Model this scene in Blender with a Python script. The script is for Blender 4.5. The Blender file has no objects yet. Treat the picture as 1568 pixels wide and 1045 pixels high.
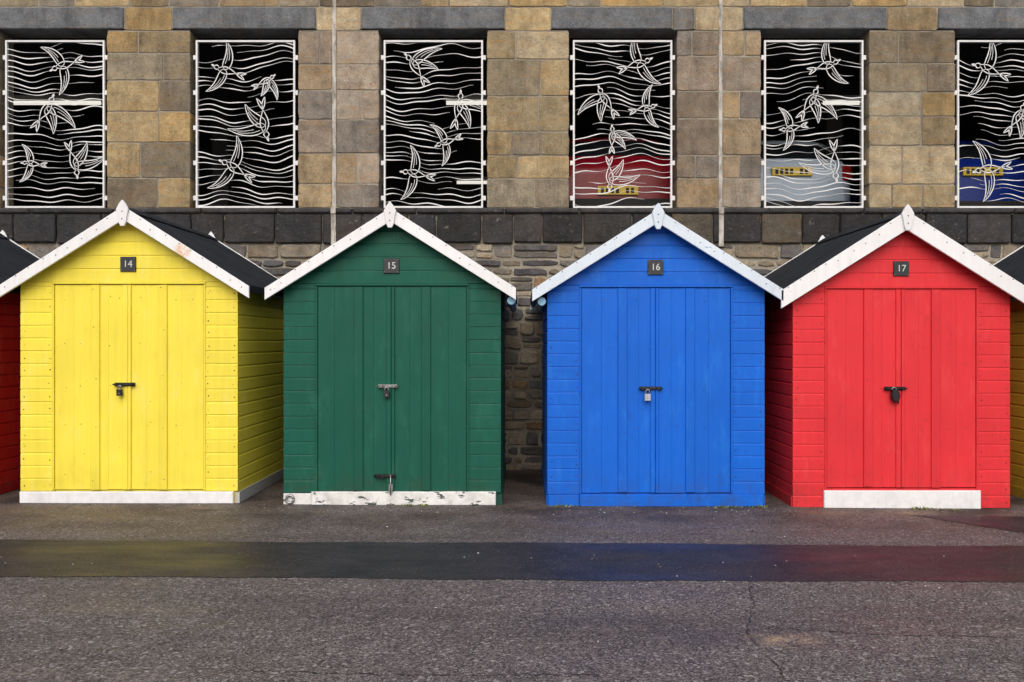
import bpy, math, random
from mathutils import Vector
R = random.Random(7)
scene = bpy.context.scene
CAMZ, D, F = 1.538, 8.8, 1430.0

def gz(x):
    x = max(-14, min(14, x))
    return -0.0068 - 0.0059*x

# ------------------------------------------------------------------ node helpers
class NB:
    def __init__(s, name):
        s.m = bpy.data.materials.new(name); s.m.use_nodes = True
        s.t = s.m.node_tree; s.t.nodes.clear()
        s.out = s.n('ShaderNodeOutputMaterial')
        s.b = s.n('ShaderNodeBsdfPrincipled')
        s.l(s.b.outputs[0], s.out.inputs[0])
        s.tc = s.n('ShaderNodeTexCoord')
    def n(s, t): return s.t.nodes.new(t)
    def l(s, a, b): s.t.links.new(a, b)
    def setin(s, sock, v):
        if hasattr(v, 'is_linked') or hasattr(v, 'links'): s.l(v, sock)
        else:
            if isinstance(v, (tuple, list)) and len(v) == 3 and sock.type == 'RGBA': v = (*v, 1)
            sock.default_value = v
    def coord(s, scale=(1,1,1), loc=(0,0,0), rot=(0,0,0)):
        m = s.n('ShaderNodeMapping'); s.l(s.tc.outputs['Object'], m.inputs[0])
        m.inputs['Scale'].default_value = scale; m.inputs['Location'].default_value = loc
        m.inputs['Rotation'].default_value = rot
        return m.outputs[0]
    def noise(s, scale, detail=4, rough=0.55, vec=None, dist=0):
        x = s.n('ShaderNodeTexNoise'); x.inputs['Scale'].default_value = scale
        x.inputs['Detail'].default_value = detail; x.inputs['Roughness'].default_value = rough
        x.inputs['Distortion'].default_value = dist
        s.l(vec if vec is not None else s.tc.outputs['Object'], x.inputs['Vector'])
        return x.outputs['Fac']
    def voro(s, scale, vec=None, out='Color', feature='F1'):
        x = s.n('ShaderNodeTexVoronoi'); x.feature = feature; x.inputs['Scale'].default_value = scale
        s.l(vec if vec is not None else s.tc.outputs['Object'], x.inputs['Vector'])
        return x.outputs[out]
    def rng(s, v, a, b, c=0., d=1.):
        x = s.n('ShaderNodeMapRange'); s.setin(x.inputs['Value'], v)
        for k, q in zip(('From Min','From Max','To Min','To Max'), (a,b,c,d)): x.inputs[k].default_value = q
        return x.outputs[0]
    def math(s, op, a, b=0.):
        x = s.n('ShaderNodeMath'); x.operation = op; s.setin(x.inputs[0], a); s.setin(x.inputs[1], b)
        return x.outputs[0]
    def mix(s, f, a, b, mode='MIX'):
        x = s.n('ShaderNodeMix'); x.data_type = 'RGBA'; x.blend_type = mode
        s.setin(x.inputs[0], f); s.setin(x.inputs[6], a); s.setin(x.inputs[7], b)
        return x.outputs[2]
    def scl(s, col, f):
        x = s.n('ShaderNodeVectorMath'); x.operation = 'SCALE'
        s.setin(x.inputs[0], col); s.setin(x.inputs['Scale'], f)
        return x.outputs[0]
    def attr(s, name='tint'):
        x = s.n('ShaderNodeAttribute'); x.attribute_name = name
        return x.outputs['Color']
    def sep(s, v):
        x = s.n('ShaderNodeSeparateXYZ'); s.l(v, x.inputs[0]); return x.outputs
    def bump(s, h, strength=0.5, dist=0.01, prev=None):
        x = s.n('ShaderNodeBump'); x.inputs['Strength'].default_value = strength
        x.inputs['Distance'].default_value = dist; s.l(h, x.inputs['Height'])
        if prev is not None: s.l(prev, x.inputs['Normal'])
        return x.outputs[0]
    def fin(s, col, rough=0.6, normal=None, spec=None, metal=0.):
        s.setin(s.b.inputs['Base Color'], col); s.setin(s.b.inputs['Roughness'], rough)
        if normal is not None: s.l(normal, s.b.inputs['Normal'])
        if spec is not None: s.setin(s.b.inputs['Specular IOR Level'], spec)
        s.b.inputs['Metallic'].default_value = metal
        return s.m

def paint(name, col, seed=0, fade=None, chip=None, chip_thr=0.70, dirt=0.5, rough=0.5, rust=None, spotv=0.6):
    n = NB(name); o = (seed*3.7, seed*1.9, seed*2.3)
    c0 = n.coord(loc=o)
    big = n.rng(n.noise(1.6, 4, vec=c0), 0.3, 0.7, 0.93, 1.05)
    streak = n.rng(n.noise(1.0, 5, 0.6, vec=n.coord((26,26,1.3), o)), 0.3, 0.7, 0.95, 1.04)
    base = n.scl(col, n.math('MULTIPLY', big, streak))
    base = n.mix(1.0, base, n.attr(), 'MULTIPLY')
    if fade is None: fade = tuple(min(1, c*0.8+0.10) for c in col)
    fm = n.rng(n.noise(2.6, 7, 0.7, vec=n.coord((3,3,1), o)), 0.54, 0.72, 0, 0.45)
    base = n.mix(fm, base, fade)
    g = n.rng(n.noise(5, 7, 0.75, vec=n.coord((2.2,2.2,0.8), (o[1],o[0],o[2]))), 0.58, 0.76, 0, dirt)
    base = n.mix(g, base, tuple(c*0.45+0.008 for c in col))
    z = n.sep(n.tc.outputs['Object'])[2]
    lowm = n.math('MULTIPLY', n.rng(z, 0.0, 0.40, 1, 0), n.rng(n.noise(7, 7, 0.7, vec=c0), 0.42, 0.7, 0, 1.0))
    base = n.mix(n.math('MULTIPLY', lowm, dirt*0.9), base, (0.055,0.045,0.032))
    spots = n.rng(n.noise(34, 3, 0.5, vec=c0), 0.735, 0.77, 0, spotv)
    base = n.mix(spots, base, (0.05,0.035,0.02))
    if chip is not None:
        cm = n.rng(n.noise(16, 7, 0.62, vec=n.coord((0.55,1,1.6), o)), chip_thr, chip_thr+0.015, 0, 1)
        base = n.mix(cm, base, chip)
    if rust is not None:
        v = n.n('ShaderNodeVectorMath'); v.operation = 'DISTANCE'
        n.l(n.tc.outputs['Object'], v.inputs[0]); v.inputs[1].default_value = rust
        rm = n.math('MULTIPLY', n.rng(v.outputs['Value'], 0.02, 0.09, 1, 0), n.rng(n.noise(22, 6, 0.7), 0.40, 0.58, 0, 1.0))
        base = n.mix(rm, base, (0.78,0.36,0.08))
    grain = n.noise(1.0, 5, 0.65, vec=n.coord((90,90,5), o))
    nm = n.bump(grain, 0.12, 0.004)
    nm = n.bump(n.noise(9, 3, vec=c0), 0.18, 0.01, nm)
    return n.fin(base, n.rng(n.noise(6, 3, vec=c0), 0.3, 0.7, rough-0.08, rough+0.15), nm, spec=0.3)

def stone_mat(name, bs=0.8, bd=0.02, stain=0.6, rough=0.88):
    n = NB(name)
    a = n.attr()
    f = n.math('MULTIPLY', n.rng(n.noise(6, 8, 0.7), 0.3, 0.7, 0.62, 1.34), n.rng(n.noise(70, 4, 0.7), 0.3, 0.7, 0.70, 1.28))
    base = n.scl(a, f)
    bed = n.rng(n.noise(2.2, 6, 0.65, vec=n.coord((1.2,1,5.5)), dist=0.8), 0.50, 0.66, 0, 0.45)
    base = n.mix(bed, base, n.mix(1.0, a, (1.25,0.94,0.60), 'MULTIPLY'))
    st = n.rng(n.noise(1.4, 8, 0.74, vec=n.coord((2.4,1,0.45))), 0.50, 0.66, 0, stain)
    base = n.mix(st, base, n.mix(1.0, base, (0.38,0.38,0.40), 'MULTIPLY'))
    base = n.mix(n.rng(n.noise(30, 6, 0.72), 0.58, 0.70, 0, 0.6), base, (0.035,0.03,0.024))
    base = n.mix(n.rng(n.noise(15, 7, 0.75, vec=n.coord(loc=(9,3,1))), 0.60, 0.72, 0, 0.45), base, (0.46,0.43,0.37))
    nm = n.bump(n.noise(65, 4, 0.7), bs, 0.006)
    nm = n.bump(n.noise(13, 6, 0.7), bs, bd, nm)
    return n.fin(base, rough, nm, spec=0.2)

def simple(name, col, rough=0.5, metal=0., var=0.12, scale=20, bump=0.15):
    n = NB(name)
    nz = n.noise(scale, 4, 0.6)
    return n.fin(n.scl(col, n.rng(nz, 0.3, 0.7, 1-var, 1+var)), n.rng(nz, 0.3, 0.7, rough-0.06, rough+0.08), n.bump(nz, bump, 0.003), metal=metal)

# ------------------------------------------------------------------ mesh builder
class MB:
    def __init__(s): s.v=[]; s.f=[]; s.m=[]; s.c=[]; s.sm=[]
    def add(s, vs, fs, mat=0, tint=(1,1,1), smooth=False):
        o=len(s.v); s.v += [tuple(p) for p in vs]
        for f in fs:
            s.f.append([i+o for i in f]); s.m.append(mat); s.c.append(tint); s.sm.append(smooth)
    def box(s, x0,x1,y0,y1,z0,z1, mat=0, tint=(1,1,1), b=0):
        if b<=0:
            vs=[(x0,y0,z0),(x1,y0,z0),(x1,y1,z0),(x0,y1,z0),(x0,y0,z1),(x1,y0,z1),(x1,y1,z1),(x0,y1,z1)]
            s.add(vs,[(3,2,1,0),(4,5,6,7),(0,1,5,4),(1,2,6,5),(2,3,7,6),(3,0,4,7)],mat,tint)
        else:
            s.prism([(x0,z0),(x1,z0),(x1,z1),(x0,z1)],y0,y1,mat,tint,b)
    def prism(s, pts, y0, y1, mat=0, tint=(1,1,1), b=0.0):
        n=len(pts); vs=[]; fs=[]
        if b>0:
            ins=[]
            for i in range(n):
                p0=Vector(pts[i-1]);p1=Vector(pts[i]);p2=Vector(pts[(i+1)%n])
                e1=(p1-p0).normalized(); e2=(p2-p1).normalized()
                n1=Vector((-e1.y,e1.x)); n2=Vector((-e2.y,e2.x))
                d=n1+n2
                if d.length<1e-5: d=n1.copy()
                d=d.normalized(); k=max(0.35,d.dot(n1))
                ins.append(p1+d*(b/k))
            vs+= [(p[0],y0,p[1]) for p in ins]
            vs+= [(p[0],y0+b,p[1]) for p in pts]
            vs+= [(p[0],y1,p[1]) for p in pts]
            fs.append(list(range(n)))
            for i in range(n):
                j=(i+1)%n
                fs.append((i,i+n,j+n,j)); fs.append((i+n,i+2*n,j+2*n,j+n))
            fs.append([2*n+i for i in range(n)][::-1])
        else:
            vs+= [(p[0],y0,p[1]) for p in pts]; vs+= [(p[0],y1,p[1]) for p in pts]
            fs.append(list(range(n)))
            for i in range(n):
                j=(i+1)%n; fs.append((i,i+n,j+n,j))
            fs.append([n+i for i in range(n)][::-1])
        s.add(vs,fs,mat,tint)
    def ribbon(s, pts, w, y0, y1, mat=0, tint=(1,1,1)):
        n=len(pts); 
        if n<2: return
        vs=[]; fs=[]
        for i,p in enumerate(pts):
            a=Vector(pts[max(0,i-1)]); b=Vector(pts[min(n-1,i+1)])
            t=(b-a); t = t.normalized() if t.length>1e-7 else Vector((1,0))
            nn=Vector((-t.y,t.x))*(w[i]/2)
            L=Vector(p)+nn; Q=Vector(p)-nn
            vs+=[(L.x,y0,L.y),(Q.x,y0,Q.y),(L.x,y1,L.y),(Q.x,y1,Q.y)]
        for i in range(n-1):
            a=4*i; b=a+4
            fs+=[(a+1,b+1,b,a),(a+2,b+2,b+3,a+3),(a,b,b+2,a+2),(a+3,b+3,b+1,a+1)]
        fs+=[(0,2,3,1),(4*n-3,4*n-1,4*n-2,4*n-4)]
        s.add(vs,fs,mat,tint)
    def tube(s, pts, r, mat=0, tint=(1,1,1), seg=10):
        vs=[];fs=[];n=len(pts)
        for i,p in enumerate(pts):
            a=Vector(pts[max(0,i-1)]);b=Vector(pts[min(n-1,i+1)]);t=(b-a).normalized()
            u=t.cross(Vector((0,1,0)));
            if u.length<0.1: u=t.cross(Vector((1,0,0)))
            u.normalize(); w=t.cross(u)
            for k in range(seg):
                an=2*math.pi*k/seg
                vs.append(tuple(Vector(p)+u*math.cos(an)*r+w*math.sin(an)*r))
        for i in range(n-1):
            for k in range(seg):
                k2=(k+1)%seg; fs.append((i*seg+k,(i+1)*seg+k,(i+1)*seg+k2,i*seg+k2))
        fs.append(list(range(seg))); fs.append([(n-1)*seg+k for k in range(seg)][::-1])
        s.add(vs,fs,mat,tint,True)
    def disc(s,x,y,z,r,mat=0,tint=(1,1,1),d=0.003,seg=8):
        s.prism([(x+r*math.cos(2*math.pi*k/seg),z+r*math.sin(2*math.pi*k/seg)) for k in range(seg)],y-d,y,mat,tint)
    def stone(s,x0,x1,z0,z1,yf,yb,j,b,tint,mat=0):
        w=x1-x0;h=z1-z0
        nx=max(2,int(w/0.07)); nz=max(2,int(h/0.07)); pts=[]
        for i in range(nx): pts.append((x0+w*i/nx+(R.uniform(-j,j)),z0+R.uniform(0,j*1.4)))
        for i in range(nz): pts.append((x1-R.uniform(0,j*1.4),z0+h*i/nz+R.uniform(-j,j)))
        for i in range(nx): pts.append((x1-w*i/nx+R.uniform(-j,j),z1-R.uniform(0,j*1.4)))
        for i in range(nz): pts.append((x0+R.uniform(0,j*1.4),z1-h*i/nz+R.uniform(-j,j)))
        c=min(0.02,j*2.0)
        for idx,(sx,sz) in ((0,(1,1)),(nx,(-1,1)),(nx+nz,(-1,-1)),(2*nx+nz,(1,-1))):
            k=R.uniform(0.2,1.3)
            pts[idx]=(pts[idx][0]+sx*c*k,pts[idx][1]+sz*c*k)
        s.prism(pts,yf,yb,mat,tint,b)
    def build(s,name,mats,parent=None,loc=(0,0,0),subsurf=0):
        me=bpy.data.meshes.new(name); me.from_pydata(s.v,[],s.f); me.update()
        for m in mats: me.materials.append(m)
        me.polygons.foreach_set('material_index',s.m)
        me.polygons.foreach_set('use_smooth',s.sm)
        ca=me.color_attributes.new('tint','FLOAT_COLOR','CORNER')
        buf=[]
        for p,c in zip(me.polygons,s.c): buf += [c[0],c[1],c[2],1.0]*p.loop_total
        ca.data.foreach_set('color',buf)
        ob=bpy.data.objects.new(name,me); scene.collection.objects.link(ob); ob.location=loc
        if parent is not None: ob.parent=parent
        if subsurf:
            md=ob.modifiers.new('s','SUBSURF'); md.levels=subsurf; md.render_levels=subsurf
        return ob

def empty(name, loc=(0,0,0)):
    e=bpy.data.objects.new(name,None); e.location=loc; scene.collection.objects.link(e); return e
def jit(c,a=0.08):
    k=1+R.uniform(-a,a); return (c[0]*k,c[1]*k,c[2]*k)

# ------------------------------------------------------------------ materials
M_white = paint('white_paint',(0.86,0.87,0.89),3,fade=(0.76,0.77,0.78),chip=(0.30,0.27,0.23),chip_thr=0.725,dirt=0.25,spotv=0.5)
M_peel  = paint('peeling_white_paint',(0.82,0.83,0.82),5,fade=(0.70,0.68,0.63),chip=(0.07,0.085,0.07),chip_thr=0.575,dirt=0.5)
M_whiteblue = paint('weathered_white_paint',(0.70,0.79,0.89),8,fade=(0.76,0.82,0.88),chip=(0.22,0.36,0.56),chip_thr=0.66,dirt=0.25)
M_metal = simple('black_iron',(0.018,0.018,0.02),0.45,0.3)
M_steel = simple('dull_steel',(0.35,0.35,0.36),0.4,0.8)
M_plate = simple('number_plate_dark',(0.022,0.026,0.032),0.4)
M_digit = simple('digit_white',(0.62,0.62,0.62),0.5)
M_nail  = simple('nail_rust',(0.06,0.03,0.015),0.8)
M_lightblue = simple('gutter_blue',(0.22,0.45,0.62),0.4)
n=NB('roof_felt'); nz=n.noise(220,3,0.6)
M_felt=n.fin(n.scl((0.020,0.024,0.030),n.math('MULTIPLY',n.rng(nz,0.35,0.65,0.6,1.5),n.rng(n.noise(3,6,0.6),0.3,0.7,0.75,1.4))),0.8,n.bump(nz,0.6,0.004),spec=0.2)
M_stone = stone_mat('sandstone_blocks')
M_dark  = stone_mat('dark_plinth_stone',0.8,0.03,0.5,0.6)
M_rub   = stone_mat('rubble_stone',0.9,0.03,0.3)
n=NB('mortar'); nz=n.noise(30,6,0.7)
M_mortar=n.fin(n.mix(n.rng(n.noise(1.5,6,0.7),0.42,0.65,0,0.75),n.scl((0.38,0.345,0.28),n.rng(nz,0.3,0.7,0.65,1.2)),(0.12,0.11,0.10)),0.95,n.bump(nz,0.8,0.01),spec=0.1)
n=NB('lime_streak'); nz=n.noise(12,7,0.75,vec=n.coord((1,1,0.35)))
M_lime=n.fin(n.mix(n.rng(nz,0.36,0.58),(0.22,0.20,0.17),(0.60,0.57,0.53)),0.9,n.bump(nz,0.6,0.006),spec=0.1)
M_grille=simple('grille_white_steel',(0.78,0.79,0.80),0.5,0.0,0.08,8)
M_room = simple('dark_interior',(0.045,0.043,0.042),0.9,0,0.3,4)
n=NB('lit_tube'); n.b.inputs['Base Color'].default_value=(0.6,0.6,0.6,1)
n.b.inputs['Emission Color'].default_value=(1.0,0.94,0.84,1); n.b.inputs['Emission Strength'].default_value=0.85
M_tube=n.m
M_carglass=simple('car_glass',(0.01,0.012,0.015),0.1,0,0.05,3,0)
M_rubber=simple('tyre',(0.015,0.015,0.015),0.8)
M_yplate=simple('yellow_plate',(0.50,0.36,0.03),0.4)
M_tail=simple('tail_light',(0.25,0.01,0.01),0.2)

# ------------------------------------------------------------------ beach huts
SL=0.626; APX=2.775; HW=1.15
def gable(x): return APX-0.02-SL*abs(x)
def siding_front(mb,xa,xb,z0,z1,pitch=0.12,clip=False,mat=0):
    z=z0
    while z<z1-0.005:
        zt=min(z+pitch,z1); t=jit((1,1,1),0.04); dx=R.uniform(-0.001,0.001)
        prof=[(0.0,-0.0195+dx),(0.85,-0.0195+dx),(0.91,-0.0135),(1.0,-0.0115)]
        vs=[];fs=[]
        def rngx(zz):
            a,b=xa,xb
            if clip:
                lim=(APX-0.02-zz)/SL; a=max(a,-lim); b=min(b,lim)
                if b<a: a=b=0
            return a,b
        a,b=rngx(z); vs+=[(a,0.0,z),(b,0.0,z)]
        for fz,y in prof:
            zz=z+(zt-z)*fz; a,b=rngx(zz); vs+=[(a,y,zz),(b,y,zz)]
        for i in range(len(prof)):
            fs.append((2*i,2*i+1,2*i+3,2*i+2))
        vs+=[(rngx(zt)[0],0.0,zt),(rngx(zt)[1],0.0,zt)]
        L=len(prof)*2+2
        fs.append([0]+[2*(i+1) for i in range(len(prof))]+[L]); fs.append([1]+[2*(i+1)+1 for i in range(len(prof))]+[L+1])
        mb.add(vs,fs,mat,t); z=zt
def siding_side(mb,sx,y0,y1,z0,z1,pitch=0.12,mat=0):
    z=z0
    while z<z1-0.005:
        zt=min(z+pitch,z1); t=jit((1,1,1),0.05)
        prof=[(0.0,0.0),(0.0,0.022),(0.80,0.022),(0.90,0.012),(1.0,0.010)]
        vs=[];fs=[]
        for fz,o in prof:
            vs+=[(sx*(1.0+o),y0,z+(zt-z)*fz),(sx*(1.0+o),y1,z+(zt-z)*fz)]
        for i in range(len(prof)-1):
            q=(2*i,2*i+1,2*i+3,2*i+2); fs.append(q if sx>0 else q[::-1])
        mb.add(vs,fs,mat,t); z=zt

def padlock(parent,name,x,z,mat,w=0.052,h=0.058,y=-0.068):
    mb=MB()
    mb.box(x-w/2,x+w/2,y-0.014,y+0.014,z-h,z,0,b=0.005)
    mb.disc(x,y-0.014,z-h*0.6,0.006,1,d=0.001)
    pts=[(x-w*0.3,y,z-0.004)]+[(x-w*0.3*math.cos(a),y,z+0.022+w*0.3*math.sin(a)) for a in [math.pi*k/8 for k in range(9)]]+[(x+w*0.3,y,z-0.004)]
    mb.tube(pts,0.0048,1)
    mb.build(name,[mat,M_steel],parent)
def bolt(parent,name,x0,x1,z,mat,y=-0.038):
    mb=MB()
    mb.box(x0,x1,y-0.004,y+0.018,z-0.017,z+0.017,0,b=0.002)
    mb.tube([(x0-0.01,y-0.015,z),(x1+0.012,y-0.015,z)],0.007,0)
    for xx in (x0+0.03,(x0+x1)/2-0.01,x1-0.03): mb.box(xx-0.012,xx+0.012,y-0.026,y-0.004,z-0.013,z+0.013,0,b=0.004)
    mb.tube([(x0+0.07,y-0.015,z),(x0+0.07,y-0.035,z-0.03)],0.006,0)
    mb.build(name,[mat],parent)

def hut(cx,col,seed,num,base,barge=None,barge_w=0.105,zoff=None,side_white=False,rust=None,fade=None,dirt=0.5):
    z0=gz(cx) if zoff is None else zoff
    E=empty('beach_hut',(cx,0,z0))
    P=paint('hut_paint_%s'%num,col,seed,fade=fade,dirt=dirt)
    barge=barge or M_white
    if rust: barge=paint('white_paint_rusty',(0.86,0.87,0.89),4,fade=(0.76,0.77,0.78),chip=(0.45,0.36,0.26),chip_thr=0.735,dirt=0.22,rust=rust,spotv=0.4)
    DEP=2.2
    mb=MB()
    prof=[(-1,0.0),(1,0.0),(1,gable(1)-0.03),(0,gable(0)-0.03),(-1,gable(1)-0.03)]
    mb.prism(prof,0.001,DEP,0,(0.8,0.8,0.8))
    mb.build('carcass',[P],E)
    mb=MB(); DT=2.064
    zb={'white':0.118,'peel':0.118,'blue':0.118,'red':0.0}[base]
    siding_front(mb,-1.021,-0.72,zb,DT+0.02)
    siding_front(mb,0.72,1.021,zb,DT+0.02)
    siding_front(mb,-1.021,1.021,DT+0.021,2.75,0.125,clip=True)
    for sx in(-1,1): siding_side(mb,sx,0.0,DEP,0.10,gable(1.02)-0.01)
    mb.build('shiplap_siding',[P],E)
    mb=MB()
    mb.box(-0.722,0.722,-0.034,0.0,DT-0.004,DT+0.019,0,(0.95,)*3,b=0.004)
    for sx in(-1,1): mb.box(min(sx*0.722,sx*0.701),max(sx*0.722,sx*0.701),-0.029,0.0,0.12,DT-0.006,0,(0.93,)*3,b=0.003)
    dz0,dz1=(0.128,DT-0.012)
    if base=='red': dz0=0.19
    mb.box(-0.70,0.70,-0.003,0.0005,dz0-0.004,dz1+0.004,0,(0.35,)*3)
    seg=[(-0.697,-0.357),(-0.357,-0.0015),(0.0015,0.320),(0.320,0.697)]
    for p,q in seg:
        m=p+(q-p)*R.uniform(0.45,0.55); dd=R.uniform(-0.001,0.001)
        for (u,v) in ((p,m),(m,q)):
            mb.box(u+0.0003,v-0.0003,-0.018+dd,-0.003,dz0+R.uniform(0,0.006),dz1,0,jit((1,1,1),0.025),b=0.0011)
    for a,b in((-0.358,-0.272),(-0.005,0.024),(0.277,0.362)):
        mb.box(a,b,-0.038,-0.0165,dz0+R.uniform(0.0,0.01),dz1-0.001,0,jit((0.97,0.97,0.97),0.03),b=0.004)
    mb.box(-0.055,-0.009,-0.033,-0.0165,dz0+0.002,dz1-0.001,0,jit((1,1,1),0.03),b=0.004)
    mb.build('double_door',[P],E)
    mb=MB()
    z=zb+0.05
    while z<DT:
        for x in(-0.985,-0.745,0.745,0.985):
            if R.random()<0.75: mb.disc(x+R.uniform(-.008,.008),-0.0195,z+R.uniform(-.012,.012),R.uniform(0.003,0.0065),0)
        z+=0.12
    for x in(-0.60,-0.45,-0.18,-0.08,0.10,0.2,0.45,0.6):
        for z in (0.28,0.75,1.1,1.5,1.93):
            if R.random()<0.3: mb.disc(x+R.uniform(-.01,.01),-0.0178,z+R.uniform(-.02,.02),R.uniform(0.003,0.0045),0)
    for x in(-0.315,0.32):
        for z in (0.22,0.7,1.2,1.65,2.0): mb.disc(x+R.uniform(-.02,.02),-0.038,z+R.uniform(-.03,.03),R.uniform(0.003,0.005),0)
    mb.build('nail_heads',[M_nail],E)
    mb=MB()
    if base=='white':
        mb.box(-1.02,0.985,-0.042,0.0,0.0,0.112,1,b=0.006)
    elif base=='peel':
        mb.box(-1.02,-0.76,-0.036,0,0.0,0.110,1,b=0.006); mb.box(-0.757,0.975,-0.045,0,0.0,0.128,1,b=0.007)
    elif base=='blue':
        mb.box(-1.015,-0.722,-0.03,0,0.0,0.112,0,b=0.006); mb.box(-0.719,1.01,-0.036,0,0.0,0.115,0,b=0.006)
    else:
        mb.box(-0.735,0.735,-0.05,-0.0205,-0.012,0.165,1,b=0.006)
        mb.box(-0.72,0.72,-0.02,0.0,0.0,0.18,0)
    for sx in(-1,1):
        mb.box(min(sx*1.0,sx*1.032),max(sx*1.0,sx*1.032),0.002,DEP,0.0,0.105,1 if side_white else 0,(0.6,)*3 if side_white else (0.8,)*3)
    mb.build('plinth_board',[P,M_peel if base=='peel' else M_white],E)
    mb=MB(); th=0.022
    for sx in(-1,1):
        pts=[(0,APX-0.012),(sx*HW,APX-0.012-SL*HW),(sx*HW,APX-0.012-th-SL*HW),(0,APX-0.012-th)]
        if sx>0: pts=pts[::-1]
        mb.prism(pts,-0.128,DEP+0.06,0)
        mb.box(min(sx*(HW+0.001),sx*(HW+0.014)),max(sx*(HW+0.001),sx*(HW+0.014)),-0.125,DEP+0.05,APX-SL*HW-0.075,APX-SL*HW-0.010,0)
        for yy in (0.62,1.38):
            q=[(sx*0.02,APX-0.008-SL*0.02),(sx*HW,APX-0.008-SL*HW),(sx*HW,APX-0.014-SL*HW),(sx*0.02,APX-0.014-SL*0.02)]
            if sx>0: q=q[::-1]
            mb.prism(q,yy,yy+0.09,0)
    mb.prism([(-0.10,APX+0.004-SL*0.10),(0.0,APX-0.008),(0.10,APX+0.004-SL*0.10),(0.0,APX+0.006)],-0.12,DEP+0.06,0)
    mb.build('roof',[M_felt],E)
    mb=MB(); bw=barge_w*1.18
    for (ya,yb) in ((-0.152,-0.1285),(DEP+0.0615,DEP+0.08)):
        for sx in(-1,1):
            pts=[(sx*0.0015,APX),(sx*0.0015,APX-bw),(sx*(HW+0.015),APX-bw-SL*(HW+0.015)),(sx*(HW+0.015),APX-SL*(HW+0.015)-0.012)]
            if sx>0: pts=[pts[1],pts[2],pts[3],pts[0]]
            else: pts=[pts[2],pts[1],pts[0],pts[3]]
            mb.prism(pts,ya,yb,0,jit((1,1,1),0.03),b=0.003)
    def fin(ya,yb,s=1.0):
        mb.prism([(-0.018*s,APX-0.185*s),(0.018*s,APX-0.185*s),(0.034*s,APX-0.15*s),(0.044*s,APX-0.085*s),(0.058*s,APX-0.03),(0.030*s,APX+0.022*s),(0.004,APX+0.055*s),(-0.004,APX+0.055*s),(-0.030*s,APX+0.022*s),(-0.058*s,APX-0.03),(-0.044*s,APX-0.085*s),(-0.034*s,APX-0.15*s)],ya,yb,0,(0.97,)*3,b=0.003)
    fin(-0.176,-0.1525); fin(DEP+0.0805,DEP+0.098,0.9)
    mb.build('bargeboards',[barge],E)
    mb=MB()
    for sx in(-1,1):
        for k in range(9):
            x=sx*(0.14+0.122*k+R.uniform(-0.02,0.02))
            mb.disc(x,-0.152,APX-0.022-SL*abs(x)-R.choice((0,0,0.04)),0.005,0,d=0.003)
    mb.disc(0,-0.176,APX-0.05,0.006,0); mb.disc(0,-0.176,APX-0.12,0.006,0)
    mb.build('barge_nails',[M_nail],E)
    mb=MB(); mb.box(-0.078,0.068,-0.035,-0.0225,2.178,2.318,0,b=0.004)
    for a,b in((-0.066,2.306),(0.056,2.306),(-0.066,2.19),(0.056,2.19)): mb.disc(a,-0.035,b,0.003,1,d=0.001)
    mb.build('number_plate',[M_plate,M_steel],E)
    cu=bpy.data.curves.new('num','FONT'); cu.body=num; cu.size=0.088; cu.align_x='CENTER'; cu.align_y='CENTER'; cu.extrude=0.001
    to=bpy.data.objects.new('tmp',cu); scene.collection.objects.link(to)
    bpy.context.view_layer.update()
    me=bpy.data.meshes.new_from_object(to.evaluated_get(bpy.context.evaluated_depsgraph_get()))
    bpy.data.objects.remove(to)
    me.materials.clear(); me.materials.append(M_digit)
    ob=bpy.data.objects.new('number_digits',me); scene.collection.objects.link(ob); ob.parent=E
    ob.location=(-0.005,-0.0365,2.248); ob.rotation_euler=(math.pi/2,0,0)
    return E,P

S=162.5
def hx(px): return (px-800)/S
Y_=(0.90,0.76,0.075); G_=(0.002,0.092,0.060); B_=(0.001,0.128,0.66); R_=(0.73,0.032,0.043)
h13,_=hut(hx(-203),(0.40,0.006,0.012),1,'13','white')
h14,_=hut(hx(199),Y_,2,'14','white',side_white=True,rust=(0.55,-0.152,2.36),fade=(0.92,0.82,0.26),dirt=0.22,zoff=0.012)
h15,P15=hut(hx(601),G_,3,'15','peel',zoff=-0.004,fade=(0.02,0.15,0.10),dirt=0.6)
h16,_=hut(hx(1004),B_,4,'16','blue',barge=M_whiteblue,zoff=-0.018,fade=(0.02,0.22,0.76),dirt=0.5)
h17,_=hut(hx(1379),R_,5,'17','red',barge_w=0.15,zoff=-0.030,fade=(0.80,0.08,0.08),dirt=0.5)
h18,_=hut(hx(1781),(0.60,0.48,0.05),6,'18','white')
bolt(h14,'pad_bolt',-0.13,0.06,1.118,M_metal); padlock(h14,'padlock',-0.07,1.072,M_metal)
bolt(h15,'pad_bolt',-0.13,0.05,1.118,M_steel); padlock(h15,'padlock',-0.045,1.072,M_plate)
bolt(h15,'lower_bolt',-0.16,0.03,0.275,M_metal)
mb=MB(); mb.tube([(-0.01,-0.056,0.29),(-0.01,-0.056,0.10)],0.007,0); mb.box(-0.03,0.01,-0.056,-0.046,0.12,0.2,0,b=0.003); mb.build('drop_bolt',[M_steel],h15)
mb=MB()
pts=[(-0.955+0.035*math.cos(a),-0.05,0.06+0.035*math.sin(a)) for a in [2*math.pi*k/20 for k in range(21)]]
mb.tube(pts,0.012,0); mb.build('tie_ring',[M_steel],h15)
bolt(h16,'pad_bolt',-0.155,0.05,1.112,M_plate); padlock(h16,'padlock',-0.085,1.062,simple('brass_silver',(0.5,0.55,0.6),0.35,0.5),0.058,0.066)
bolt(h17,'pad_bolt',-0.165,0.03,1.122,M_metal); 
mb=MB()
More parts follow.
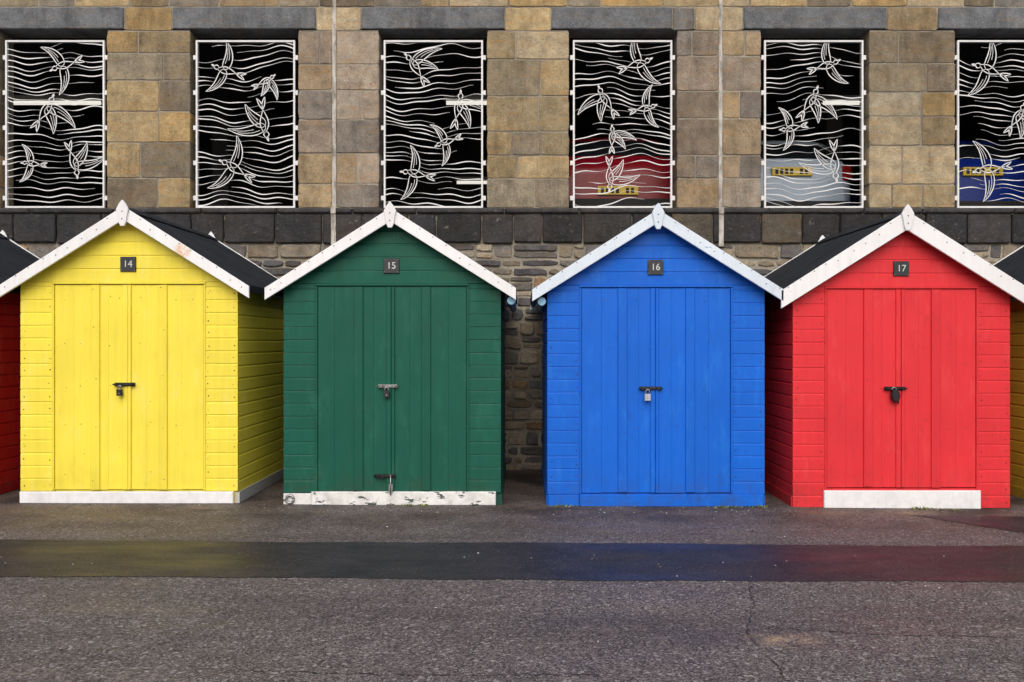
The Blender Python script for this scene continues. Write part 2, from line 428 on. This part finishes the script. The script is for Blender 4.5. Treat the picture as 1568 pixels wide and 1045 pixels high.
mb.prism([(-0.075+0.040*math.cos(a),1.055+0.058*math.sin(a)) for a in [2*math.pi*k/16 for k in range(16)]],-0.09,-0.045,0,b=0.008)
mb.tube([(-0.095,-0.062,1.12),(-0.06,-0.07,1.03),(-0.045,-0.06,0.985)],0.008,0)
mb.tube([(-0.09+0.02*math.cos(a),-0.075,1.11+0.025*math.sin(a)) for a in [math.pi*k/8 for k in range(9)]],0.005,1)
mb.build('padlock_cover',[M_metal,M_steel],h17)
for E,sx,zz in((h15,1.12,1.925),(h16,-1.075,1.93)):
    mb=MB(); vs=[];fs=[]
    A=[math.pi+math.pi*k/8 for k in range(9)]
    for y in(-0.09,2.2):
        for r in(0.040,0.036):
            for a in A: vs.append((sx+r*math.cos(a),y,zz+r*math.sin(a)))
    for k in range(8):
        fs+=[(k,k+1,18+k+1,18+k),(9+k+1,9+k,27+k,27+k+1),(k+1,k,9+k,9+k+1)]
    mb.add(vs,fs,0,smooth=False); mb.disc(sx,-0.09,zz-0.005,0.038,0,d=0.004,seg=14)
    mb.build('rain_gutter',[M_lightblue],E)

# ------------------------------------------------------------------ stone building
W=2.4; SW=F/(D+W)
BLD=empty('stone_building',(0,0,0))
def wx(px): return (px-800)/SW
def wz(py): return CAMZ+(522.5-py)/SW
WC=[wx(81)-2.3,wx(81),wx(374),wx(663),wx(954),wx(1248),wx(1545),wx(1545)+2.3]
OH=0.645; ZS=wz(319); ZL=wz(48); ZT=wz(11); ZP=wz(373); XA,XB=WC[0]-OH-1.0,WC[-1]+OH+1.0; ZTOP=6.9
def des(c,k=0.14,g=0.98):
    m=(c[0]*0.4+c[1]*0.45+c[2]*0.15); return tuple((q+(m-q)*k)*g for q in c)
tans=[des(c) for c in [(0.40,0.30,0.15),(0.35,0.27,0.145),(0.44,0.35,0.21),(0.30,0.225,0.12),(0.25,0.205,0.14),(0.40,0.275,0.11),(0.33,0.28,0.19),(0.20,0.16,0.105),(0.43,0.32,0.155),(0.27,0.22,0.14)]]
pinks=[des(c,0.1) for c in [(0.35,0.285,0.215),(0.30,0.24,0.18),(0.38,0.32,0.25),(0.26,0.205,0.15),(0.22,0.19,0.16),(0.36,0.27,0.165),(0.40,0.30,0.17)]]
def splitrow(a,b,n,var=0.12):
    w=[1+R.uniform(-var*2,var*2) for _ in range(n)]; t=sum(w); out=[a]
    for k in w: out.append(out[-1]+(b-a)*k/t)
    out[-1]=b; return out
mb=MB(); gp=0.0045
def yf0(): return W-0.004+R.uniform(-0.004,0.004)
joints=[wx(512),wx(1103)]
pill=[(XA,WC[0]-OH)]+[(WC[i]+OH,WC[i+1]-OH) for i in range(len(WC)-1)]+[(WC[-1]+OH,XB)]
for (a,b) in pill:
    jn=[q for q in joints if a<q<b]
    pal=pinks if jn else tans
    zc=splitrow(ZS,ZL,R.choice((6,7,6)),0.16)
    for r in range(len(zc)-1):
        if jn:
            segs=[(a,jn[0]-0.020),(jn[0]+0.020,b)]
            xs=[]
            for (p,q) in segs:
                if (r%2==0) or R.random()<0.25: xs.append((p,q))
                else:
                    m=p+(q-p)*R.uniform(0.36,0.64); xs+=[(p,m),(m,q)]
        else:
            nn=2 if r%2 else R.choice((2,3)); cuts=splitrow(a,b,nn,0.14)
            if nn==2: 
                cuts[1]=a+(b-a)*(0.36 if r%4==1 else 0.63)+R.uniform(-0.05,0.05)
            xs=list(zip(cuts[:-1],cuts[1:]))
        for (p,q) in xs:
            mb.stone(p+(gp if p>a else 0),q-(gp if q<b else 0),zc[r]+gp,zc[r+1]-gp,yf0(),W+0.30,0.0038,0.0055,jit(R.choice(pal),0.17))
xl=XA
LW=0.86
for c in WC:
    p,q=xl,c-LW
    if q-p>0.8: 
        m=(p+q)/2; mb.stone(p+gp,m-gp,ZL+gp,ZT-gp,yf0(),W+0.3,0.0035,0.006,jit(R.choice(tans)));p=m
    mb.stone(p+gp,q-gp,ZL+gp,ZT-gp,yf0(),W+0.3,0.0035,0.006,jit(R.choice(tans),0.15))
    gcol=(0.165,0.175,0.188); s_=R.choice((0,1))
    if s_: 
        mb.stone(c-LW+gp,c+LW-0.27,ZL+0.02,ZT-gp,W-0.022,W+0.3,0.004,0.010,jit(gcol)); mb.stone(c+LW-0.26,c+LW-gp,ZL-0.0+gp,ZT-gp-0.01,W-0.016,W+0.3,0.004,0.008,jit((0.20,0.195,0.185)))
    else:
        mb.stone(c-LW+gp,c+LW-gp,ZL+0.02,ZT-gp,W-0.022,W+0.3,0.004,0.010,jit(gcol))
    xl=c+LW
mb.stone(xl,XB,ZL+gp,ZT-gp,yf0(),W+0.3,0.0035,0.006,R.choice(tans))
z=ZT
while z<ZTOP-0.05:
    zt=min(ZTOP,z+R.uniform(0.30,0.38)); x=XA
    while x<XB-0.05:
        x2=min(XB,x+R.uniform(0.32,0.75))
        if XB-x2<0.2:x2=XB
        mb.stone(x+gp,x2-gp,z+gp,zt-gp,yf0(),W+0.3,0.0035,0.006,jit(R.choice(tans+[(0.20,0.185,0.17),(0.23,0.205,0.17)]),0.15)); x=x2
    z=zt
mb.build('ashlar_blocks',[M_stone],BLD)
mb=MB(); x=XA
while x<XB-0.05:
    x2=min(XB,x+R.uniform(0.30,0.62))
    if XB-x2<0.2:x2=XB
    jj=[q for q in joints if x+0.1<q<x2-0.1]
    if jj: x2=jj[0]
    zz=ZP+R.uniform(-0.01,0.01)
    mb.stone(x+gp,x2-gp,zz,ZS-0.075,W-0.05+R.uniform(-0.006,0.006),W+0.3,0.004,0.012,jit(R.choice([(0.045,0.043,0.045),(0.06,0.056,0.054),(0.035,0.035,0.038),(0.10,0.085,0.066),(0.05,0.047,0.048),(0.038,0.037,0.040)]),0.25)); x=x2
x=XA
while x<XB-0.05:
    x2=min(XB,x+R.uniform(0.7,1.3))
    mb.stone(x+0.003,x2-0.003,ZS-0.073,ZS-0.002,W-0.065,W+0.32,0.003,0.02,jit((0.055,0.054,0.056),0.2)); x=x2
mb.build('plinth_course',[M_dark],BLD)
mb=MB(); z=-0.1
rub=[des(c,0.1,1.0) for c in [(0.27,0.235,0.18),(0.20,0.185,0.165),(0.34,0.29,0.21),(0.14,0.135,0.13),(0.24,0.20,0.145),(0.38,0.32,0.23),(0.17,0.165,0.165),(0.34,0.22,0.12),(0.12,0.115,0.12),(0.16,0.175,0.20)]]
while z<ZP-0.03:
    zt=z+R.uniform(0.09,0.19)
    if ZP-zt<0.09: zt=ZP-0.005
    x=XA
    while x<XB-0.05:
        x2=min(XB,x+R.choice((R.uniform(0.12,0.25),R.uniform(0.2,0.55)))); zz0=z+R.uniform(0,0.010); zz1=zt-R.uniform(0.0,0.010)
        yf=lambda: W+R.uniform(-0.032,-0.002)
        if zt-z>0.13 and R.random()<0.45:
            m=z+(zt-z)*R.uniform(0.35,0.65)
            mb.stone(x+0.006,x2-0.006,zz0+0.003,m-0.005,yf(),W+0.3,0.006,0.009,jit(R.choice(rub),0.25))
            mb.stone(x+0.006,x2-0.006,m+0.005,zz1-0.003,yf(),W+0.3,0.006,0.009,jit(R.choice(rub),0.25))
        else:
            mb.stone(x+0.006,x2-0.006,zz0+0.003,zz1-0.003,yf(),W+0.3,0.008,0.010,jit(R.choice(rub),0.25))
        x=x2
    z=zt
mb.build('rubble_wall',[M_rub],BLD)
mb=MB(); ym=W+0.0035; yb=W+0.34
for (a,b) in pill: mb.box(a+0.012,b-0.012,ym,yb,ZS-0.01,ZL+0.01)
mb.box(XA,XB,ym+0.001,yb+0.001,-0.2,ZS-0.02); mb.box(XA,XB,ym+0.001,yb+0.001,ZL+0.03,ZTOP)
mb.build('mortar_core',[M_mortar],BLD)
mb=MB()
for q in joints:
    for k in range(12):
        za=ZS+ (ZTOP-ZS)*k/12; zb_=ZS+(ZTOP-ZS)*(k+1)/12
        mb.box(q-0.020+R.uniform(-0.003,0.003),q+0.020+R.uniform(-.003,.003),W-0.014+R.uniform(-0.002,0.002) if zb_<ZL or za>ZT else W-0.012,W+0.05,za+0.001,zb_-0.001)
    mb.box(q-0.028,q+0.028,W-0.058,W+0.02,ZP-0.04,ZS-0.075); mb.box(q-0.03,q+0.03,W-0.072,W+0.02,ZS-0.074,ZS)
mb.build('movement_joint',[M_lime],BLD)
FZ=2.9; YB=9.8
mb=MB()
mb.box(XA,XB,yb+0.01,YB,FZ-0.2,FZ); mb.box(XA,XB,yb+0.01,YB,5.75,5.95); mb.box(XA,XB,YB,YB+0.2,0,ZTOP)
mb.box(XA-0.2,XA-0.002,W,YB+0.2,-0.2,ZTOP); mb.box(XB+0.002,XB+0.2,W,YB+0.2,-0.2,ZTOP); mb.box(XA,XB,W+0.35,YB-0.001,ZTOP-0.15,ZTOP-0.002)
for yy in(4.2,6.4,8.6): mb.box(XA,XB,yy,yy+0.15,5.5,5.749)
for xx in(-4.6,0.1,4.75): mb.box(xx-0.12,xx+0.12,5.4,5.64,FZ,5.749)
mb.build('car_park_interior',[M_room],BLD)
mb=MB()
for x0,x1,y,z in((-7.35,-6.1,4.7,4.98),(-1.10,0.1,4.7,4.98),(4.35,5.5,4.7,4.98),(-1.25,-0.2,9.0,4.56)):
    mb.tube([(x0,y,z),(x1,y,z)],0.030,1,seg=8); mb.box(x0-0.03,x1+0.03,y-0.05,y+0.05,z+0.035,z+0.10,0)
mb.build('fluorescent_lamps',[M_steel,M_tube],BLD)

# grilles: laser-cut panels, flying seabirds over wavy lines
def leaf(cx,cz,ang,L,wd,curve,nn_=16,pw=0.8):
    ax=[];x,z=cx,cz;a=ang
    for i in range(nn_+1):
        ax.append(Vector((x,z))); x+=math.cos(a)*L/nn_; z+=math.sin(a)*L/nn_; a+=curve/nn_
    n=nn_; l=[];r=[]
    for i,p in enumerate(ax):
        t=(ax[min(n,i+1)]-ax[max(0,i-1)]).normalized(); nn=Vector((-t.y,t.x))
        w=wd*math.sin(math.pi*(i/n)**pw)**0.9 if 0<i<n else 0
        l.append(p+nn*w/2); r.append(p-nn*w/2)
    return ax,l,r
def inside(poly,x,y):
    c=False;n=len(poly);j=n-1
    for i in range(n):
        if (poly[i][1]>y)!=(poly[j][1]>y) and x<(poly[j][0]-poly[i][0])*(y-poly[i][1])/(poly[j][1]-poly[i][1]+1e-12)+poly[i][0]: c=not c
        j=i
    return c
CL={1:[(92,38,200,1.35,0),(60,108,60,1.55,1),(104,186,-75,1.45,1),(42,190,175,1.0,0)],
    2:[(48,46,160,1.35,0),(106,62,30,1.0,1),(106,124,-80,1.65,1),(60,198,150,1.5,0)],
    3:[(48,42,125,1.45,1),(114,104,80,1.5,1),(98,156,200,1.1,0),(50,206,170,1.35,0)],
    4:[(98,36,20,1.4,0),(52,92,120,1.4,1),(110,104,15,1.1,0),(60,150,90,1.1,1),(56,208,-90,1.35,1)],
    5:[(95,38,20,1.3,0),(70,94,60,1.45,1),(44,134,190,1.1,0),(110,188,-85,1.6,1)],
    6:[(50,46,160,1.5,0),(92,118,60,1.4,1),(52,198,190,1.5,0)],
    0:[(60,60,30,1.3,0),(90,160,200,1.4,1)],7:[(60,60,30,1.3,0),(90,160,200,1.4,1)]}
def bird(cx,cz,ang,s,wp,rr):
    """each part: (axis,left,right,number of inner feather lines)"""
    out=[]; a=math.radians(ang); f=Vector((math.cos(a),math.sin(a))); c=Vector((cx,cz)); s*=0.88
    flip=1 if rr.random()<0.5 else -1
    # full body running into the head, then a slim beak
    out.append((leaf(c.x-f.x*0.10*s,c.y-f.y*0.10*s,a,0.20*s,0.070*s,0.2*flip,16,1.3),0))
    h=c+f*0.088*s; out.append((leaf(h.x,h.y,a+0.25*flip,0.052*s,0.044*s,0.0,10,0.9),0))
    b=h+f*0.046*s; out.append((leaf(b.x,b.y,a+0.1*flip,0.040*s,0.012*s,-0.5*flip,6,0.6),0))
    sh=c+f*0.035*s; n=Vector((-f.y,f.x))
    if wp==0: W2=((100,-1.15,0.31,1),(-100,1.15,0.31,-1))
    else: W2=((70,0.95,0.33,1),(118,0.75,0.25,1))
    for (da,cv,L,sd) in W2:
        wa=a+math.radians(da*(flip if wp else 1)+rr.uniform(-8,8)); cv=cv*(flip if wp else 1)
        out.append((leaf(sh.x,sh.y,wa,L*s,0.085*s,cv,22,0.52),2))
    t=c-f*0.095*s
    for k in(-1,1):
        out.append((leaf(t.x,t.y,a+math.pi+k*0.22,0.11*s,0.022*s,0.25*k,8,0.9),0))
    return out
PWd=2*0.598; PHt=wz(60)-(ZS+0.008)
for wi,c in enumerate(WC):
    rr=random.Random(100+wi)
    x0=c-0.598; z0=ZS+0.008; y0=W+0.055; y1=y0+0.006
    mb=MB(); fw=0.022
    x1=x0+PWd; z1=z0+PHt
    mb.box(x0,x0+fw,y0-0.012,y1+0.02,z0,z1,0,b=0.002); mb.box(x1-fw,x1,y0-0.012,y1+0.02,z0,z1,0,b=0.002)
    mb.box(x0+fw+0.0005,x1-fw-0.0005,y0-0.012,y1+0.02,z0,z0+fw,0,b=0.002); mb.box(x0+fw+0.0005,x1-fw-0.0005,y0-0.012,y1+0.02,z1-fw,z1,0,b=0.002)
    for k in range(5):
        zz=z0+0.12+k*(PHt-0.2)/4.3
        for xx in(x0-0.035,x1-0.002): mb.box(xx,xx+0.037,y0-0.006,y0+0.02,zz-0.028,zz+0.028,0,(0.8,)*3,b=0.004)
    leaves=[]
    for (px,py,ang,sz,wp) in CL[wi]:
        leaves+=bird(x0+px/153*PWd,z1-py/258*PHt,ang,sz,wp,rr)
    polys=[l+r[::-1] for (ax,l,r),v in leaves]
    def ok(x,z): return x0+0.012<x<x1-0.012 and z0+0.012<z<z1-0.012
    for (ax,l,r),vein in leaves:
        for side in(l,r):
            pts=[p for p in side if ok(p.x,p.y)]
            n_=len(pts); mb.ribbon(pts,[0.0055+0.0060*math.sin(math.pi*i/max(1,n_-1)) for i in range(n_)],y0,y1)
        if vein:
            m_=len(ax)
            for fr_,i0,i1 in ((0.42,4,int(m_*0.78)),(-0.15,7,int(m_*0.88))):
                pts=[ax[i]+(l[i]-ax[i])*fr_ for i in range(i0,i1)]
                pts=[p for p in pts if ok(p.x,p.y)]
                mb.ribbon(pts,[0.0055]*len(pts),y0+0.001,y1-0.001)
    ph=[rr.uniform(0,6.28) for _ in range(8)]
    def disp(u,v):
        return (0.034*math.sin(4.6*u+1.9*v+ph[0])+0.017*math.sin(9.5*u-3.6*v+ph[1])+0.009*math.sin(17*u+7*v+ph[2])
               +0.035*math.sin(2.6*v+2.0*u+ph[3])+0.014*math.sin(13*v+3.0*u+ph[4]))
    nl=29
    for k in range(nl+1):
        v=0.02+k*(PHt-0.04)/nl+rr.uniform(-0.014,0.014)
        start=0.0; end=PWd
        if rr.random()<0.3: start=rr.uniform(0.1,0.65)
        elif rr.random()<0.35: end=PWd-rr.uniform(0.1,0.65)
        N=90; runs=[]; run=[]
        fr=rr.uniform(0,6); tilt=rr.uniform(-0.02,0.02)
        for i in range(N+1):
            u=PWd*i/N; x=x0+u; z=z0+v+disp(u,v)+tilt*(u-0.6)
            good=ok(x,z) and start<=u<=end and not any(inside(p,x,z) for p in polys)
            if good: run.append((x,z,u))
            else:
                if len(run)>4: runs.append(run)
                run=[]
        if len(run)>4: runs.append(run)
        for run in runs:
            m=len(run); ws=[]
            for i,(x,z,u) in enumerate(run):
                w=0.0080+0.0050*math.sin(6*u+fr)
                dl=i/12 if run[0][2]>0.03 else 1; dr=(m-1-i)/12 if run[-1][2]<PWd-0.03 else 1
                ws.append(max(0.002,w*min(1,dl,dr)))
            mb.ribbon([(x,z) for x,z,u in run],ws,y0+0.0005,y1-0.0005)
    mb.build('window_grille',[M_grille],BLD)

# ------------------------------------------------------------------ cars in the car park
def car(cx,y,z,col,plate_z):
    E=empty('parked_car',(cx,y,z))
    P=simple('car_paint',col,0.25,0.0,0.02,3,0)
    st=[(0.0,0.32,0.60,0.78,0.70),(0.06,0.26,0.80,0.92,0.80),(0.18,0.22,0.94,1.00,0.84),(0.50,0.20,0.96,1.34,0.86),(0.9,0.2,0.96,1.45,0.87),(1.8,0.2,0.95,1.47,0.87),(2.5,0.2,0.94,1.38,0.87),(3.15,0.2,0.90,0.97,0.86),(3.8,0.22,0.78,0.84,0.82),(4.0,0.3,0.6,0.66,0.70)]
    mb=MB(); vs=[];fs=[]
    for (yy,zb,zm,zt,hw) in st:
        k=0.80 if zt>1.1 else 0.9
        half=[(hw*0.85,zb),(hw*0.98,zb+0.12),(hw,(zb+zm)/2),(hw*0.97,zm),(hw*k,zt-0.06 if zt>1.1 else zt-0.015),(hw*k*0.85,zt),(0,zt+0.015)]
        ring=half+[(-a,b) for a,b in half[:-1]][::-1]
        vs+=[(a,yy,b) for a,b in ring]
    m=13
    for i in range(len(st)-1):
        for k in range(m-1):
            fs.append(((i*m+k),(i+1)*m+k,(i+1)*m+k+1,i*m+k+1))
        fs.append((i*m+m-1,(i+1)*m+m-1,(i+1)*m,i*m))
    mb.add(vs,fs,0,smooth=True)
    for idx in range(len(fs)):
        i,k=divmod(idx,m)
        if (k in(3,8) and 2<=i<=6): mb.m[idx]=1
        if i in(2,6) and k in(3,4,5,6,7,8): mb.m[idx]=1
    mb.add([vs[k] for k in range(m)],[list(range(m))],0); mb.add([vs[(len(st)-1)*m+k] for k in range(m)],[list(range(m))[::-1]],0)
    mb.build('body',[P,M_carglass],E,subsurf=1)
    mb=MB()
    for sx in(-1,1):
        mb.prism([(sx*0.74-0.08,0.72),(sx*0.74+0.07,0.74),(sx*0.74+0.05,0.94),(sx*0.74-0.06,0.92)],0.02,0.2,0,b=0.01)
    mb.build('tail_lights',[M_tail],E)
    mb=MB(); mb.box(-0.26,0.26,-0.035,0.1,plate_z-0.056,plate_z+0.056,0,b=0.004)
    for k in range(7):
        if k!=4: mb.box(-0.22+k*0.064,-0.18+k*0.064,-0.037,-0.034,plate_z-0.035,plate_z+0.035,1)
    mb.build('registration_plate',[M_yplate,M_rubber],E)
    mb=MB(); mb.box(-0.74,0.74,-0.03,0.25,0.34,0.46,0,b=0.02)
    for sx in(-1,1):
        for yy in(0.75,3.2):
            mb.tube([(sx*0.68,yy,0.31),(sx*0.86,yy,0.31)],0.31,0,seg=24)
    mb.build('bumper_and_wheels',[M_rubber],E)
car(1.22,W+0.75,FZ,(0.18,0.004,0.012),0.56)
car(3.50,W+0.95,FZ,(0.36,0.44,0.54),0.84)
car(5.98,W+0.95,FZ,(0.006,0.022,0.19),0.84)

# ------------------------------------------------------------------ ground
n=NB('pavement_tarmac')
sp=n.sep(n.voro(105)); sp2=n.sep(n.voro(55,vec=n.coord(loc=(3,1,0))))
med=n.noise(3.2,7,0.7)
base=n.mix(n.rng(med,0.35,0.68),(0.102,0.088,0.088),(0.150,0.127,0.123))
base=n.scl(base,n.rng(sp[0],0,1,0.32,1.68))
base=n.mix(n.rng(sp[1],0.88,0.92,0,0.65),base,(0.38,0.345,0.33))
base=n.mix(n.rng(sp2[1],0.955,0.965,0,0.55),base,(0.44,0.41,0.39))
base=n.mix(n.rng(n.noise(0.9,6,0.65,vec=n.coord((0.35,1.6,1),(4,2,0))),0.48,0.68,0,0.5),base,n.scl((0.055,0.047,0.050),n.rng(sp[0],0,1,0.5,1.6)))
geo=n.sep(n.tc.outputs['Object'])
wash=n.math('MULTIPLY',n.rng(geo[1],-1.9,-0.6,0,0.7),n.rng(n.noise(2.0,7,0.7,vec=n.coord((0.5,1,1))),0.36,0.60,0,1))
base=n.mix(wash,base,n.scl((0.110,0.078,0.058),n.rng(sp[0],0,1,0.45,1.55)))
damp=n.math('MULTIPLY',n.rng(geo[1],-1.5,-0.05,0,0.8),n.rng(n.noise(1.3,6,0.6,vec=n.coord(loc=(7,7,0))),0.45,0.60,0,1))
base=n.mix(damp,base,(0.026,0.021,0.021))
for (px,py,rad,col) in((1.35,-3.95,0.26,(0.46,0.33,0.22)),(3.55,-0.30,0.42,(0.30,0.24,0.16)),(2.8,-0.32,0.3,(0.24,0.18,0.12)),(-2.9,-0.2,0.35,(0.27,0.22,0.16)),(-4.0,-0.25,0.4,(0.23,0.18,0.13))):
    v=n.n('ShaderNodeVectorMath'); v.operation='DISTANCE'; n.l(n.coord((1,1.7,0)),v.inputs[0]); v.inputs[1].default_value=(px,py*1.7,0)
    mk=n.math('MULTIPLY',n.rng(v.outputs['Value'],rad*0.2,rad,1,0),n.rng(n.noise(9,6,0.7),0.40,0.58,0,0.8))
    base=n.mix(mk,base,n.scl(col,n.rng(sp[0],0,1,0.5,1.2)))
rough=n.rng(n.noise(1.4,6,0.65,vec=n.coord((0.5,1.2,1))),0.35,0.62,0.55,0.82)
nm=n.bump(n.voro(105,out='Distance'),0.55,0.006); nm=n.bump(n.noise(4,5,0.6),0.3,0.02,nm)
M_pave=n.fin(base,rough,nm,spec=0.26)
n=NB('smooth_asphalt_strip')
sp=n.sep(n.voro(150)); 
base=n.scl(n.mix(n.rng(n.noise(2.5,6,0.7),0.35,0.65),(0.023,0.022,0.028),(0.043,0.038,0.045)),n.rng(sp[0],0,1,0.5,1.5))
base=n.mix(n.rng(sp[1],0.965,0.98,0,0.55),base,(0.22,0.20,0.20))
nm=n.bump(n.voro(150,out='Distance'),0.4,0.004); nm=n.bump(n.noise(3,5,0.6),0.15,0.01,nm)
M_strip=n.fin(base,n.rng(n.noise(1.2,6,0.65,vec=n.coord((0.5,1.5,1))),0.35,0.65,0.42,0.66),nm,spec=0.28)
mb=MB(); xs=[-400,-60,-14,14,60,400]; ys=[-400,-60,-12,0,2.6,12,60,400]
vs=[(x,y,gz(x)) for y in ys for x in xs]; fs=[]
for j in range(len(ys)-1):
    for i in range(len(xs)-1):
        a=j*len(xs)+i; fs.append((a,a+1,a+len(xs)+1,a+len(xs)))
mb.add(vs,fs); mb.build('pavement',[M_pave])
def sheet(name,top,bot,mat,h):
    mb=MB(); vs=[]; 
    for (a,b) in zip(bot,top): vs+=[(a[0],a[1],gz(a[0])+h),(b[0],b[1],gz(b[0])+h)]
    mb.add(vs,[(2*i,2*i+2,2*i+3,2*i+1) for i in range(len(bot)-1)]); return mb.build(name,[mat])
X=[-13.9+0.04*i for i in range(696)]
def wob(x,s): return 0.014*math.sin(1.3*x+s)+0.007*math.sin(5.1*x+2*s)+R.uniform(-0.008,0.008)
sheet('asphalt_strip',[(x,-1.67+wob(x,1)) for x in X],[(x,-2.76+wob(x,4)) for x in X],M_strip,0.004)
sheet('asphalt_patch',[(3.5,-0.42),(4.4,-0.45),(6,-0.5)],[(3.52,-0.44),(4.4,-1.55),(6,-1.6)],M_strip,0.004)
n=NB('crack_dark'); M_crack=n.fin((0.022,0.019,0.019),0.8)
mb=MB()
def crack(pts,w=0.008):
    P=[]
    for (a,b) in zip(pts[:-1],pts[1:]):
        L=math.dist(a,b); k=max(2,int(L/0.03))
        for i in range(k): P.append((a[0]+(b[0]-a[0])*i/k+R.uniform(-.012,.012),a[1]+(b[1]-a[1])*i/k+R.uniform(-.012,.012)))
    vs=[];n_=len(P)
    for i,p in enumerate(P):
        a=Vector(P[max(0,i-1)]);b=Vector(P[min(n_-1,i+1)]);t=(b-a).normalized();ww=w*R.uniform(0.05,1)/2
        for s in(1,-1):
            x=p[0]-t.y*ww*s;y=p[1]+t.x*ww*s; vs.append((x,y,gz(x)+0.0035))
    mb.add(vs,[(2*i,2*i+1,2*i+3,2*i+2) for i in range(n_-1)])
crack([(1.46,-2.80),(1.36,-3.3),(1.20,-3.8),(1.19,-4.1),(1.22,-4.35),(1.14,-5.2)],0.007)
crack([(1.36,-3.75),(1.9,-3.86),(2.4,-3.88),(3.6,-3.98)],0.011)
crack([(-1.3,-4.45),(-0.5,-4.5),(0.4,-4.47)],0.009)
crack([(3.5,-0.42),(3.9,-0.98),(4.4,-1.62)],0.010)
mb.build('pavement_cracks',[M_crack])
mb=MB()
for i in range(520):
    x=R.uniform(-6,6); y=R.choice((R.uniform(-4.6,-0.1),R.uniform(-0.5,-0.06))); r=R.uniform(0.003,0.008)
    h=gz(x)+0.004; vs=[(x+r*math.cos(a)*R.uniform(.6,1.2),y+r*math.sin(a)*R.uniform(.6,1.2),h) for a in (0,1.2,2.5,3.7,5)]+[(x,y,h+r*0.8)]
    c=R.choice([(0.30,0.27,0.24),(0.6,0.58,0.55),(0.14,0.11,0.09),(0.22,0.16,0.09)])
    mb.add(vs,[(k,(k+1)%5,5) for k in range(5)],0,c)
n=NB('grit'); M_grit=n.fin(n.attr(),0.8)
mb.build('loose_grit',[M_grit])
n=NB('weed_green'); M_weed=n.fin(n.attr(),0.6)
def weed(x,y,r,k,h=0.05):
    mb=MB()
    for i in range(k):
        a=R.uniform(0,6.28); d=r*math.sqrt(R.random()); bx=x+d*math.cos(a)*1.6; by=y-abs(d*math.sin(a))*0.5; hh=R.uniform(0.3,1)*h; an=R.uniform(0,6.28); le=R.uniform(0.3,1)*h
        w=0.004; dx,dy=math.cos(an),math.sin(an); g0=gz(bx)
        vs=[(bx-dy*w,by+dx*w,g0),(bx+dy*w,by-dx*w,g0),(bx+dx*le*.5+dy*w*1.3,by+dy*le*.5-dx*w*1.3,g0+hh*.8),(bx+dx*le*.5-dy*w*1.3,by+dy*le*.5+dx*w*1.3,g0+hh*.8),(bx+dx*le,by+dy*le,g0+hh*.7)]
        c=jit(R.choice([(0.12,0.20,0.05),(0.18,0.25,0.06),(0.25,0.24,0.08)]),0.3)
        mb.add(vs,[(0,1,2,3),(3,2,4)],0,c)
    mb.build('weed_tuft',[M_weed])
weed(3.73,-0.09,0.07,45,0.035); weed(1.9,-0.05,0.12,70,0.025); weed(0.4,-0.05,0.10,50,0.025); weed(2.2,-0.05,0.06,40,0.03); weed(-1.0,-0.06,0.1,40,0.025); weed(3.95,-0.12,0.1,30,0.02)

# ------------------------------------------------------------------ light
w=bpy.data.worlds.new('World'); scene.world=w; w.use_nodes=True; nt=w.node_tree; nt.nodes.clear()
sky=nt.nodes.new('ShaderNodeTexSky'); sky.sky_type='NISHITA'; sky.sun_disc=False
EL=math.radians(42); AZ=math.radians(-3)
sky.sun_elevation=EL; sky.sun_rotation=math.pi-AZ; sky.air_density=1.0; sky.dust_density=4.0; sky.ozone_density=1.0
bg=nt.nodes.new('ShaderNodeBackground'); bg.inputs[1].default_value=0.130
o=nt.nodes.new('ShaderNodeOutputWorld'); nt.links.new(sky.outputs[0],bg.inputs[0]); nt.links.new(bg.outputs[0],o.inputs[0])
sl=bpy.data.lights.new('sun','SUN'); sl.energy=1.5; sl.angle=math.radians(60); sl.color=(1.0,0.96,0.90)
so=bpy.data.objects.new('sun',sl); scene.collection.objects.link(so)
d=Vector((math.sin(AZ)*math.cos(EL),-math.cos(AZ)*math.cos(EL),math.sin(EL)))
so.rotation_euler=d.to_track_quat('Z','Y').to_euler(); so.location=(0,-10,10)
cam=bpy.data.cameras.new('camera'); co=bpy.data.objects.new('camera',cam); scene.collection.objects.link(co)
co.location=(0,-D,CAMZ); co.rotation_euler=(math.pi/2,0,0); cam.sensor_width=36; cam.lens=F/1568*36; cam.shift_x=-16/1568; cam.clip_end=2000
scene.camera=co
scene.view_settings.view_transform='Standard'; scene.view_settings.look='None'; scene.view_settings.exposure=0
